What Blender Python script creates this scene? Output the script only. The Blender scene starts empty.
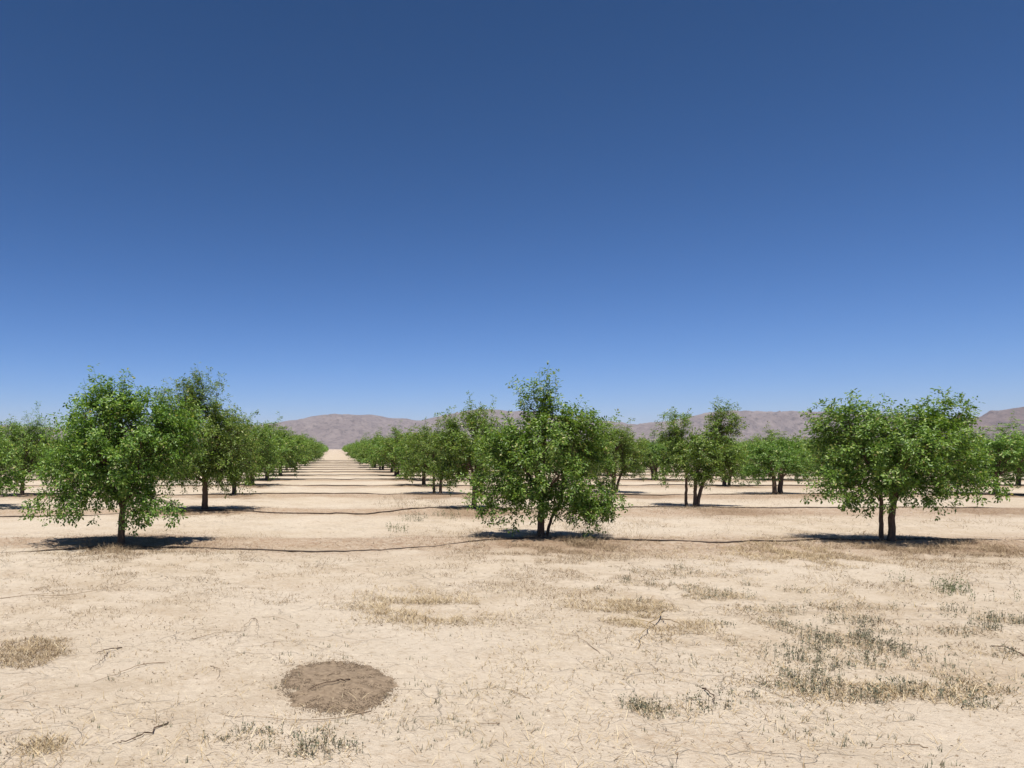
import bpy, math, random
import numpy as np

R = math.radians
scene = bpy.context.scene
COL = scene.collection

# ------------------------------------------------------------------ camera
F, VX, VY, H = 760.0, 335.0, 449.0, 1.6        # focal length (px), vanishing point of the avenue, eye height
cam = bpy.data.cameras.new('camera')
cam.sensor_fit = 'HORIZONTAL'
cam.sensor_width = 36.0
cam.lens = 36.0 * F / 1024.0
cam.shift_x = (512.0 - VX) / 1024.0
cam.shift_y = (VY - 384.0) / 1024.0
cam.clip_start = 0.1
cam.clip_end = 60000.0
camo = bpy.data.objects.new('camera', cam)
camo.location = (0, 0, H)
camo.rotation_euler = (R(90), 0, 0)
COL.objects.link(camo)
scene.camera = camo

# ------------------------------------------------------------------ sky, sun, exposure
SUN_EL, SUN_AZ = R(73), R(190)                 # azimuth clockwise from +Y: high, behind the camera
SKY_CURVE = ((1.80, 0.165), (1.45, 0.314), (1.63, 0.302))
world = bpy.data.worlds.new('World')
scene.world = world
world.use_nodes = True
wn = world.node_tree.nodes
sky = wn.new('ShaderNodeTexSky')
sky.sky_type = 'NISHITA'
sky.sun_disc = False
sky.sun_elevation = SUN_EL
sky.sun_rotation = SUN_AZ
sky.altitude = 1500
sky.air_density = 1.0
sky.dust_density = 0.1
sky.ozone_density = 3.0
wn['Background'].inputs['Strength'].default_value = 0.085
# the contrasty deep blue of the photographed sky: one tone curve per channel
wl = world.node_tree.links
sepc = wn.new('ShaderNodeSeparateColor'); comb = wn.new('ShaderNodeCombineColor')
wl.new(sky.outputs['Color'], sepc.inputs[0])
for ch, (pw, gain) in enumerate(SKY_CURVE):
    pn = wn.new('ShaderNodeMath'); pn.operation = 'POWER'; pn.inputs[1].default_value = pw
    mn = wn.new('ShaderNodeMath'); mn.operation = 'MULTIPLY'; mn.inputs[1].default_value = gain
    cn = wn.new('ShaderNodeMath'); cn.operation = 'MINIMUM'; cn.inputs[1].default_value = (13.0, 11.5, 10.0)[ch]
    wl.new(sepc.outputs[ch], pn.inputs[0]); wl.new(pn.outputs[0], mn.inputs[0]); wl.new(mn.outputs[0], cn.inputs[0]); wl.new(cn.outputs[0], comb.inputs[ch])
wl.new(comb.outputs[0], wn['Background'].inputs['Color'])

sun = bpy.data.lights.new('sun', 'SUN')
sun.energy = 5.0
sun.angle = R(0.53)
sun.color = (1.0, 0.95, 0.87)
suno = bpy.data.objects.new('sun', sun)
suno.rotation_euler = (R(90) - SUN_EL, 0, -SUN_AZ + math.pi)
suno.location = (0, -20, 40)
COL.objects.link(suno)

vs = scene.view_settings
vs.view_transform = 'Standard'
vs.look = 'None'
vs.exposure = 0.38
vs.gamma = 1.0
vs.use_curve_mapping = False
scene.cycles.use_denoising = True
scene.cycles.max_bounces = 8
scene.cycles.transparent_max_bounces = 4

# ------------------------------------------------------------------ small tools
def hash2(ix, iy, seed):
    h = (ix.astype(np.int64) * 374761393 + iy.astype(np.int64) * 668265263 + seed * 1442695041) & 0xffffffff
    h = ((h ^ (h >> 13)) * 1274126177) & 0xffffffff
    return ((h ^ (h >> 16)) & 0xffffff) / float(0xffffff)

def vnoise(x, y, seed=0):
    x = np.asarray(x, float); y = np.asarray(y, float)
    ix = np.floor(x); iy = np.floor(y)
    fx = x - ix; fy = y - iy
    fx = fx * fx * fx * (fx * (fx * 6 - 15) + 10); fy = fy * fy * fy * (fy * (fy * 6 - 15) + 10)
    a = hash2(ix, iy, seed); b = hash2(ix + 1, iy, seed)
    c = hash2(ix, iy + 1, seed); d = hash2(ix + 1, iy + 1, seed)
    return (a + (b - a) * fx) * (1 - fy) + (c + (d - c) * fx) * fy

def fbm(x, y, octaves=4, seed=0, gain=0.5):
    s = 0.0; amp = 1.0; tot = 0.0
    for k in range(octaves):
        s = s + amp * vnoise(x * 2 ** k + 17.3 * k, y * 2 ** k - 9.1 * k, seed + k)
        tot += amp; amp *= gain
    return s / tot

ROW0, DROW = 13.1, 6.45                        # first cross row of trees, spacing between rows
MOUND = ((337 - VX) * H * F / (688 - VY) / F, H * F / (688 - VY))

def gh(x, y):
    """height of the bare earth"""
    x = np.asarray(x, float); y = np.asarray(y, float)
    r = np.hypot(x, y - 8)
    near = np.clip((70 - r) / 50, 0, 1)
    fine = np.clip((26 - r) / 14, 0, 1)
    z = near * 0.09 * (fbm(x * 0.35, y * 0.35, 3, 5) - 0.5)
    z = z + near * 0.035 * (fbm(x * 1.7, y * 1.7, 3, 11) - 0.5)
    z = z + fine * 0.022 * (fbm(x * 7.0, y * 7.0, 3, 23) - 0.5)
    # low berm that carries each tree row
    k = (y - ROW0 + DROW / 2) % DROW - DROW / 2
    z = z + np.where((y > 9) & (y < 300), 0.05 * np.exp(-(k / 0.55) ** 2), 0)
    return z

def P(px, py):
    """point of the ground seen at a pixel of the photograph"""
    d = H * F / (py - VY)
    return (px - VX) * d / F, d

def mesh_from(name, verts, faces, mat, smooth=True):
    """verts (n,3); faces: list of int arrays (m,k)"""
    me = bpy.data.meshes.new(name)
    verts = np.asarray(verts, np.float32)
    me.vertices.add(len(verts))
    me.vertices.foreach_set('co', verts.ravel())
    faces = [np.asarray(f, np.int32) for f in faces if len(f)]
    loops = np.concatenate([f.ravel() for f in faces])
    sizes = np.concatenate([np.full(len(f), f.shape[1], np.int32) for f in faces])
    starts = np.concatenate([[0], np.cumsum(sizes)[:-1]]).astype(np.int32)
    me.loops.add(len(loops))
    me.loops.foreach_set('vertex_index', loops)
    me.polygons.add(len(sizes))
    me.polygons.foreach_set('loop_start', starts)
    me.polygons.foreach_set('loop_total', sizes)
    me.polygons.foreach_set('use_smooth', np.full(len(sizes), smooth, bool))
    me.update(calc_edges=True)
    me.validate()
    if mat: me.materials.append(mat)
    return me

def link(name, me, parent=None, loc=(0, 0, 0)):
    o = bpy.data.objects.new(name, me)
    o.location = loc
    COL.objects.link(o)
    if parent is not None: o.parent = parent
    return o

def tag(o, label=None, cat=None, group=None, kind=None):
    if label: o['label'] = label
    if cat: o['category'] = cat
    if group: o['group'] = group
    if kind: o['kind'] = kind
    return o

class MB:
    """collects pieces of one mesh"""
    def __init__(s):
        s.v = []; s.f3 = []; s.f4 = []; s.n = 0
    def add(s, v, f3=None, f4=None):
        v = np.asarray(v, float).reshape(-1, 3)
        if f3 is not None and len(f3): s.f3.append(np.asarray(f3) + s.n)
        if f4 is not None and len(f4): s.f4.append(np.asarray(f4) + s.n)
        s.v.append(v); s.n += len(v)
    def tube(s, pts, rad, sides=6, cap=True):
        pts = np.asarray(pts, float); rad = np.asarray(rad, float)
        n = len(pts)
        t = np.gradient(pts, axis=0)
        t /= np.linalg.norm(t, axis=1)[:, None] + 1e-9
        ref = np.array([0.31, 0.85, 0.42]); ref = np.array([0, 1., 0]) if abs(t[0] @ ref) > 0.95 else ref
        a = np.cross(t, ref); a /= np.linalg.norm(a, axis=1)[:, None] + 1e-9
        b = np.cross(t, a)
        ang = np.arange(sides) * 2 * math.pi / sides
        ring = a[:, None, :] * np.cos(ang)[None, :, None] + b[:, None, :] * np.sin(ang)[None, :, None]
        v = (pts[:, None, :] + ring * rad[:, None, None]).reshape(-1, 3)
        i = np.arange(n - 1)[:, None] * sides; j = np.arange(sides)[None, :]; k = (j + 1) % sides
        f4 = np.stack([i + j, i + k, i + sides + k, i + sides + j], -1).reshape(-1, 4)
        f3 = None
        if cap:
            v = np.concatenate([v, pts[:1], pts[-1:]])
            c0 = n * sides; jj = np.arange(sides); kk = (jj + 1) % sides; e = (n - 1) * sides
            f3 = np.concatenate([np.stack([kk, jj, np.full(sides, c0)], -1),
                                 np.stack([e + jj, e + kk, np.full(sides, c0 + 1)], -1)])
        s.add(v, f3, f4)
    def mesh(s, name, mat, smooth=True):
        fs = []
        if s.f3: fs.append(np.concatenate(s.f3))
        if s.f4: fs.append(np.concatenate(s.f4))
        return mesh_from(name, np.concatenate(s.v), fs, mat, smooth)

# ------------------------------------------------------------------ materials
def new_mat(name):
    m = bpy.data.materials.new(name)
    m.use_nodes = True
    nt = m.node_tree
    return m, nt, nt.nodes, nt.links, nt.nodes['Principled BSDF']

def N(nodes, t, **kw):
    n = nodes.new(t)
    for k, v in kw.items():
        if k in ('operation', 'blend_type', 'data_type', 'feature', 'noise_dimensions', 'voronoi_dimensions', 'distance'): setattr(n, k, v)
        else: n.inputs[k].default_value = v
    return n

def ramp(nodes, stops):
    r = nodes.new('ShaderNodeValToRGB')
    e = r.color_ramp.elements
    while len(e) < len(stops): e.new(0.5)
    for el, (p, c) in zip(e, stops):
        el.position = p
        el.color = (c[0], c[1], c[2], 1) if isinstance(c, (tuple, list)) else (c, c, c, 1)
    return r

def mixc(nt, fac, a, b, blend='MIX'):
    n = nt.nodes.new('ShaderNodeMix'); n.data_type = 'RGBA'; n.blend_type = blend
    for inp, v in ((0, fac), (6, a), (7, b)):
        if hasattr(v, 'node'): nt.links.new(v, n.inputs[inp])
        elif isinstance(v, (int, float)): n.inputs[inp].default_value = v
        else: n.inputs[inp].default_value = (v[0], v[1], v[2], 1)
    return n.outputs[2]

def math_n(nt, op, a, b=None, c=None):
    n = nt.nodes.new('ShaderNodeMath'); n.operation = op
    for i, v in enumerate((a, b, c)):
        if v is None: continue
        if hasattr(v, 'node'): nt.links.new(v, n.inputs[i])
        else: n.inputs[i].default_value = v
    return n.outputs[0]

def noise(nt, vec, scale, detail=4, rough=0.55, dist=0.0):
    n = nt.nodes.new('ShaderNodeTexNoise')
    n.inputs['Scale'].default_value = scale; n.inputs['Detail'].default_value = detail
    n.inputs['Roughness'].default_value = rough; n.inputs['Distortion'].default_value = dist
    nt.links.new(vec, n.inputs['Vector'])
    return n.outputs['Fac']

def smooth(nt, v, lo, hi):
    n = nt.nodes.new('ShaderNodeMapRange'); n.interpolation_type = 'SMOOTHSTEP'
    nt.links.new(v, n.inputs['Value'])
    n.inputs['From Min'].default_value = lo; n.inputs['From Max'].default_value = hi
    return n.outputs['Result']

def ground_material():
    m, nt, nodes, links, bs = new_mat('dry_earth')
    geo = nodes.new('ShaderNodeNewGeometry')
    pos = geo.outputs['Position']
    sep = nodes.new('ShaderNodeSeparateXYZ'); links.new(pos, sep.inputs[0])
    big = noise(nt, pos, 0.22, 4); mid = noise(nt, pos, 1.6, 5, 0.6); fine = noise(nt, pos, 14, 6, 0.7); grit = noise(nt, pos, 70, 3, 0.7)
    c = ramp(nodes, [(0.25, (0.42, 0.335, 0.24)), (0.5, (0.505, 0.42, 0.318)), (0.8, (0.58, 0.495, 0.395))])
    links.new(mid, c.inputs['Fac'])
    col = mixc(nt, smooth(nt, big, 0.40, 0.62), c.outputs['Color'], (0.54, 0.46, 0.362))
    speck = noise(nt, pos, 32, 4, 0.75)
    patchy = noise(nt, pos, 2.6, 4, 0.6, 0.4)
    col = mixc(nt, math_n(nt, 'MULTIPLY', smooth(nt, fine, 0.52, 0.68), 0.55), col, (0.36, 0.275, 0.185))
    col = mixc(nt, math_n(nt, 'MULTIPLY', smooth(nt, fine, 0.46, 0.32), 0.6), col, (0.66, 0.565, 0.435))
    sp = math_n(nt, 'MULTIPLY', smooth(nt, speck, 0.57, 0.68), smooth(nt, patchy, 0.38, 0.60))
    col = mixc(nt, math_n(nt, 'MULTIPLY', sp, 0.6), col, (0.27, 0.195, 0.13))
    col = mixc(nt, math_n(nt, 'MULTIPLY', smooth(nt, grit, 0.62, 0.74), 0.5), col, (0.33, 0.245, 0.165))
    # dead leaves and straw that gather along the tree rows
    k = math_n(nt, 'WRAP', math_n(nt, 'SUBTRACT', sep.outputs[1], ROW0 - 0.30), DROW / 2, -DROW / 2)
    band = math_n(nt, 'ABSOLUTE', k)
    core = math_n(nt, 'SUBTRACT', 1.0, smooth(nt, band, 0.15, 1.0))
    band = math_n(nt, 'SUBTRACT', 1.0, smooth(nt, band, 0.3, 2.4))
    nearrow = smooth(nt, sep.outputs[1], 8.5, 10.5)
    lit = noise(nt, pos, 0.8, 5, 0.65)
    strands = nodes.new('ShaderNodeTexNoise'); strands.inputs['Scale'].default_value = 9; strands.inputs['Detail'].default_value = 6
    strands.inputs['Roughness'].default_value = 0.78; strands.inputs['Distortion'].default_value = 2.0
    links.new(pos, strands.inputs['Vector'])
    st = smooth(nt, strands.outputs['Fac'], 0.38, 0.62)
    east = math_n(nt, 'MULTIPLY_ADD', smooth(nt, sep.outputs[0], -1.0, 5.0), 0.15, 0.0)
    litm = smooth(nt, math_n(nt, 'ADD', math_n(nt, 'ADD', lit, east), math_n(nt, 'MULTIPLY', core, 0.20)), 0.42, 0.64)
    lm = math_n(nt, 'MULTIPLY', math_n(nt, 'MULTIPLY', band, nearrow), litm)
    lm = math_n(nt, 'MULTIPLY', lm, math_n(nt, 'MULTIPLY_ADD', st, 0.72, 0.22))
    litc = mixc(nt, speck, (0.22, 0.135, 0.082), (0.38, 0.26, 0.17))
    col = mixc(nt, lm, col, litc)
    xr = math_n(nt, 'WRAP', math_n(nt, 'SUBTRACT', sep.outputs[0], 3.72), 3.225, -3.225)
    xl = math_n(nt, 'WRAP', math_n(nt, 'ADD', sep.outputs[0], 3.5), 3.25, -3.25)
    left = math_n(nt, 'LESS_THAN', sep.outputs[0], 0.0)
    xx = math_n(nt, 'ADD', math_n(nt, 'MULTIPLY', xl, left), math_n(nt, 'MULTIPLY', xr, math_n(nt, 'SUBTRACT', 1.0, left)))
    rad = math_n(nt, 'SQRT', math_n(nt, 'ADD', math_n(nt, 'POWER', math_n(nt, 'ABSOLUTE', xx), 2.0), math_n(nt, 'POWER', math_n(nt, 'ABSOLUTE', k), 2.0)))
    litter_shade = math_n(nt, 'SUBTRACT', math_n(nt, 'ADD', 1.25, math_n(nt, 'MULTIPLY', math_n(nt, 'SUBTRACT', lit, 0.5), 3.0)), rad)  # fallen leaves under each crown; their dark brown also paints in deeper, warmer shade
    litter_shade = math_n(nt, 'MULTIPLY', smooth(nt, litter_shade, -0.25, 0.55), nearrow)
    litter_shade = math_n(nt, 'MULTIPLY', litter_shade, math_n(nt, 'MULTIPLY_ADD', st, 0.55, 0.40))
    col = mixc(nt, litter_shade, col, mixc(nt, speck, (0.15, 0.092, 0.052), (0.29, 0.195, 0.12)))
    # thin brownish wash of trampled litter in places in front of the rows
    w = math_n(nt, 'MULTIPLY', smooth(nt, noise(nt, pos, 0.75, 4, 0.6), 0.50, 0.66), smooth(nt, strands.outputs['Fac'], 0.42, 0.62))
    col = mixc(nt, math_n(nt, 'MULTIPLY', w, 0.6), col, (0.38, 0.28, 0.185))
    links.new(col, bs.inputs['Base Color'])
    bs.inputs['Roughness'].default_value = 0.95
    bs.inputs['Specular IOR Level'].default_value = 0.15
    # crust, cracks and clods
    wob = nodes.new('ShaderNodeTexNoise'); wob.inputs['Scale'].default_value = 3.0; links.new(pos, wob.inputs['Vector'])
    wv = nodes.new('ShaderNodeVectorMath'); wv.operation = 'MULTIPLY_ADD'
    links.new(wob.outputs['Color'], wv.inputs[0]); wv.inputs[1].default_value = (0.35, 0.35, 0.35); links.new(pos, wv.inputs[2])
    vo = nodes.new('ShaderNodeTexVoronoi'); vo.feature = 'DISTANCE_TO_EDGE'; vo.inputs['Scale'].default_value = 2.6
    links.new(wv.outputs[0], vo.inputs['Vector'])
    crack = smooth(nt, vo.outputs['Distance'], 0.0, 0.028)
    crack = math_n(nt, 'MAXIMUM', crack, smooth(nt, noise(nt, pos, 0.6, 3), 0.62, 0.42))
    h = math_n(nt, 'MULTIPLY_ADD', crack, 0.9, math_n(nt, 'MULTIPLY_ADD', fine, 1.3, math_n(nt, 'MULTIPLY_ADD', speck, 0.9, math_n(nt, 'MULTIPLY', grit, 0.4))))
    bp = nodes.new('ShaderNodeBump'); bp.inputs['Strength'].default_value = 0.85; bp.inputs['Distance'].default_value = 0.024
    links.new(h, bp.inputs['Height']); links.new(bp.outputs[0], bs.inputs['Normal'])
    return m

def leaf_material():
    m, nt, nodes, links, bs = new_mat('leaf')
    geo = nodes.new('ShaderNodeNewGeometry'); oi = nodes.new('ShaderNodeObjectInfo')
    c = ramp(nodes, [(0.0, (0.040, 0.082, 0.013)), (0.4, (0.094, 0.172, 0.026)), (0.78, (0.165, 0.262, 0.042)), (0.95, (0.27, 0.35, 0.10)), (1.0, (0.33, 0.29, 0.12))])
    links.new(geo.outputs['Random Per Island'], c.inputs['Fac'])
    hs = nodes.new('ShaderNodeHueSaturation')
    links.new(math_n(nt, 'MULTIPLY_ADD', oi.outputs['Random'], 0.025, 0.487), hs.inputs['Hue'])
    links.new(math_n(nt, 'MULTIPLY_ADD', oi.outputs['Random'], 0.2, 0.97), hs.inputs['Value'])
    links.new(c.outputs['Color'], hs.inputs['Color'])
    links.new(hs.outputs['Color'], bs.inputs['Base Color'])
    bs.inputs['Roughness'].default_value = 0.42
    bs.inputs['Specular IOR Level'].default_value = 0.38
    tr = nodes.new('ShaderNodeBsdfTranslucent')
    links.new(mixc(nt, 1.0, hs.outputs['Color'], (1.8, 1.8, 0.7), 'MULTIPLY'), tr.inputs['Color'])
    mx = nodes.new('ShaderNodeMixShader'); mx.inputs[0].default_value = 0.26
    links.new(bs.outputs[0], mx.inputs[1]); links.new(tr.outputs[0], mx.inputs[2])
    links.new(mx.outputs[0], nodes['Material Output'].inputs['Surface'])
    return m

def simple_mat(name, stops, scale=8.0, rough=0.85, bump=0.0, island=False, transl=0.0, stretch=None):
    m, nt, nodes, links, bs = new_mat(name)
    geo = nodes.new('ShaderNodeNewGeometry'); tc = nodes.new('ShaderNodeTexCoord')
    vec = tc.outputs['Object']
    if stretch:
        mp = nodes.new('ShaderNodeMapping'); mp.inputs['Scale'].default_value = stretch
        links.new(vec, mp.inputs['Vector']); vec = mp.outputs['Vector']
    f = noise(nt, vec, scale, 5, 0.65)
    c = ramp(nodes, stops)
    if island: links.new(geo.outputs['Random Per Island'], c.inputs['Fac'])
    else: links.new(f, c.inputs['Fac'])
    links.new(c.outputs['Color'], bs.inputs['Base Color'])
    bs.inputs['Roughness'].default_value = rough
    bs.inputs['Specular IOR Level'].default_value = 0.25
    if bump:
        bp = nodes.new('ShaderNodeBump'); bp.inputs['Strength'].default_value = bump; bp.inputs['Distance'].default_value = 0.02
        links.new(f, bp.inputs['Height']); links.new(bp.outputs[0], bs.inputs['Normal'])
    return m

def hill_material(name, ca, cb, cc):
    m, nt, nodes, links, bs = new_mat(name)
    geo = nodes.new('ShaderNodeNewGeometry'); pos = geo.outputs['Position']
    a = noise(nt, pos, 0.006, 7, 0.7, 0.8); b = noise(nt, pos, 0.028, 5, 0.75)
    c = ramp(nodes, [(0.3, ca), (0.5, cb), (0.72, cc)]); links.new(a, c.inputs['Fac'])
    col = mixc(nt, math_n(nt, 'MULTIPLY', smooth(nt, b, 0.5, 0.62), 0.75), c.outputs['Color'], (0.10, 0.08, 0.065))
    links.new(col, bs.inputs['Base Color']); bs.inputs['Roughness'].default_value = 1.0
    bs.inputs['Specular IOR Level'].default_value = 0.0
    bp = nodes.new('ShaderNodeBump'); bp.inputs['Strength'].default_value = 0.9; bp.inputs['Distance'].default_value = 25
    links.new(b, bp.inputs['Height']); links.new(bp.outputs[0], bs.inputs['Normal'])
    return m

M_GROUND = ground_material()
M_LEAF = leaf_material()
M_BARK = simple_mat('bark', [(0.3, (0.075, 0.048, 0.032)), (0.55, (0.125, 0.082, 0.056)), (0.75, (0.19, 0.135, 0.095))], 14, 0.95, 0.8, stretch=(3, 3, 0.7))
M_HOSE = simple_mat('black_poly_hose', [(0.35, (0.03, 0.022, 0.017)), (0.7, (0.10, 0.07, 0.048))], 5, 0.7)
M_STRAW = simple_mat('straw', [(0.0, (0.24, 0.17, 0.09)), (0.4, (0.40, 0.30, 0.17)), (0.75, (0.52, 0.41, 0.25)), (1, (0.62, 0.53, 0.37))], island=True)
M_BRUSH = simple_mat('dead_brush', [(0.0, (0.15, 0.10, 0.06)), (0.5, (0.28, 0.205, 0.125)), (1, (0.44, 0.34, 0.22))], island=True)
M_WEED = simple_mat('grey_green_weed', [(0.0, (0.105, 0.115, 0.075)), (0.5, (0.175, 0.18, 0.12)), (0.8, (0.27, 0.245, 0.165)), (1, (0.42, 0.34, 0.22))], island=True)
M_GREENWEED = simple_mat('green_weed', [(0.0, (0.09, 0.12, 0.06)), (0.5, (0.15, 0.18, 0.09)), (1, (0.26, 0.25, 0.14))], island=True)
M_STICK = simple_mat('grey_wood', [(0.3, (0.20, 0.145, 0.10)), (0.7, (0.38, 0.29, 0.20))], 20, 0.9)
M_LITTER = simple_mat('dead_leaf', [(0.0, (0.13, 0.09, 0.06)), (0.5, (0.28, 0.20, 0.13)), (1, (0.46, 0.36, 0.24))], island=True)
M_MOUND = simple_mat('brown_grit', [(0.3, (0.165, 0.120, 0.080)), (0.5, (0.225, 0.168, 0.114)), (0.75, (0.31, 0.238, 0.163))], 26, 0.95, 0.5)
M_PEBBLE = simple_mat('pebble', [(0.0, (0.24, 0.18, 0.125)), (0.6, (0.45, 0.36, 0.26)), (1, (0.6, 0.53, 0.43))], island=True)

# ------------------------------------------------------------------ the ground
GY = 9300.0
def axis(lo, hi, step, far, neg_far, grow=1.13):
    core = list(np.arange(lo, hi, step))
    up = [core[-1]]; s = step
    while up[-1] < far: s *= grow; up.append(up[-1] + s)
    dn = [core[0]]; s = step
    while dn[-1] > neg_far: s *= grow; dn.append(dn[-1] - s)
    up[-1] = far; dn[-1] = neg_far
    return np.array(dn[:0:-1] + core + up[1:])
gx = axis(-7.5, 14.5, 0.055, GY, -GY)
gy = axis(2.4, 20.0, 0.045, GY, -1500.0, 1.10)
X, Y = np.meshgrid(gx, gy)
Z = gh(X, Y)
nx, ny = len(gx), len(gy)
i = np.arange(ny - 1)[:, None] * nx; j = np.arange(nx - 1)[None, :]
f4 = np.stack([i + j, i + j + 1, i + nx + j + 1, i + nx + j], -1).reshape(-1, 4)
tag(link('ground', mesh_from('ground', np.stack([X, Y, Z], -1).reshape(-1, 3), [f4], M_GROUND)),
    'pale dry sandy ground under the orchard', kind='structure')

# ------------------------------------------------------------------ hills
def hills(name, prof, D, depth, seed, mat, nxs=420, nys=70, label=''):
    """a range of hills whose ridge stands D metres away; prof gives the skyline (pixel x, pixel y)"""
    px = np.array([p[0] for p in prof], float); py = np.array([p[1] for p in prof], float)
    xs = np.linspace((px[0] - VX) * D / F, (px[-1] - VX) * D / F, nxs)
    zs = np.interp(xs * F / D + VX, px, py)
    k = np.hanning(9); k /= k.sum()
    zs = np.convolve(np.pad(zs, 4, 'edge'), k, 'valid')
    ridge = np.maximum((VY - zs) * D / F + H, 0)
    t = np.linspace(-1, 1, nys)
    Xh, T = np.meshgrid(xs, t)
    Yh = D + T * depth
    Hs = np.tile(ridge, (nys, 1))
    Lc = depth * 0.32
    n1 = 1 - np.abs(2 * fbm(Xh / Lc, Yh / (Lc * 1.6), 5, seed) - 1)
    n2 = 1 - np.abs(2 * fbm(Xh / (Lc * .3), Yh / (Lc * .6), 4, seed + 40) - 1)
    shape = np.clip(1 - np.abs(T), 0, 1) ** 1.15
    w = np.abs(T) * (1 - np.abs(T)) * 4
    Zh = Hs * (shape + w * (0.66 * (n1 - 0.72) + 0.42 * (n2 - 0.7)))
    Zh += Hs * (0.05 * (n2 - 0.75)) * shape
    edge = np.clip(np.minimum(np.arange(nxs), np.arange(nxs)[::-1]) / 12.0, 0, 1)[None, :]
    Zh = np.maximum(Zh, -0.5) * edge - 1.2 * (1 - np.clip(shape * 6, 0, 1)) - 0.2
    i = np.arange(nys - 1)[:, None] * nxs; j = np.arange(nxs - 1)[None, :]
    f = np.stack([i + j, i + j + 1, i + nxs + j + 1, i + nxs + j], -1).reshape(-1, 4)
    o = link(name, mesh_from(name, np.stack([Xh, Yh, Zh], -1).reshape(-1, 3), [f], mat))
    tag(o, label, kind='structure')
M_HILL = hill_material('desert_hill', (0.175, 0.135, 0.122), (0.24, 0.19, 0.17), (0.31, 0.25, 0.22))
M_HILL2 = hill_material('dark_desert_hill', (0.14, 0.10, 0.085), (0.195, 0.14, 0.118), (0.25, 0.19, 0.16))
hills('hills', [(-500, 440), (-260, 424), (-100, 420), (0, 424), (60, 428), (200, 427), (268, 424), (300, 418), (322, 414.5), (345, 413.5), (365, 414.5), (385, 417.5), (398, 418), (415, 419),
                (432, 418), (448, 414), (470, 409), (500, 408), (530, 412), (560, 417), (620, 424), (700, 428), (900, 430), (1200, 430), (1400, 444)], 6600, 1900, 3, M_HILL,
      label='low pinkish desert hills beyond the end of the avenue')
hills('hills', [(540, 446), (590, 430), (630, 424), (650, 422.5), (675, 421), (690, 416), (706, 412.5), (730, 410.5), (760, 411), (790, 410.5), (812, 412), (840, 413.5), (870, 414), (905, 417), (940, 421), (985, 428), (1030, 440), (1080, 447)],
      5600, 1300, 19, M_HILL, label='flat topped pinkish desert ridge on the right')
hills('hills', [(870, 447), (920, 434), (950, 424), (978, 418), (990, 415.5), (1004, 413), (1016, 409), (1030, 405), (1060, 400), (1120, 396), (1180, 400), (1260, 420), (1320, 444)],
      4300, 1000, 31, M_HILL2, label='brown rocky slope at the right edge')

# ------------------------------------------------------------------ trees
def norm(v): return v / (np.linalg.norm(v, axis=-1, keepdims=True) + 1e-9)

def kmeans(p, k, rng, it=6):
    c = p[rng.choice(len(p), min(k, len(p)), replace=False)]
    for _ in range(it):
        a = np.argmin(((p[:, None] - c[None]) ** 2).sum(-1), 1)
        for q in range(len(c)):
            if (a == q).any(): c[q] = p[a == q].mean(0)
    return a, c

def bez(p0, p1, p2, n):
    t = np.linspace(0, 1, n)[:, None]
    return (1 - t) ** 2 * p0 + 2 * t * (1 - t) * p1 + t * t * p2

LX = np.array([0, 0.30, 0.68, 1.0, 0.68, 0.30]); LY = np.array([0, 0.80, 0.78, 0, -0.78, -0.80])
def leaflets(mb, base, d, nrm, L, Wd, rng):
    """vectorised folded leaf blades"""
    n = len(base)
    s = norm(np.cross(d, nrm)); u = np.cross(s, d)
    fold = rng.uniform(0.15, 0.5, (n, 1)); droop = rng.uniform(0.0, 0.35, (n, 1))
    v = np.empty((n, 6, 3))
    for q in range(6):
        lift = np.abs(LY[q]) * fold * Wd - droop * L * LX[q] ** 2
        v[:, q] = base + d * L * LX[q] + s * Wd * LY[q] + u * lift
    idx = np.arange(n)[:, None] * 6
    f = np.concatenate([idx + np.array([[0, 5, 4, 3]]), idx + np.array([[0, 3, 2, 1]])])
    mb.add(v.reshape(-1, 3), None, f)

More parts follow.
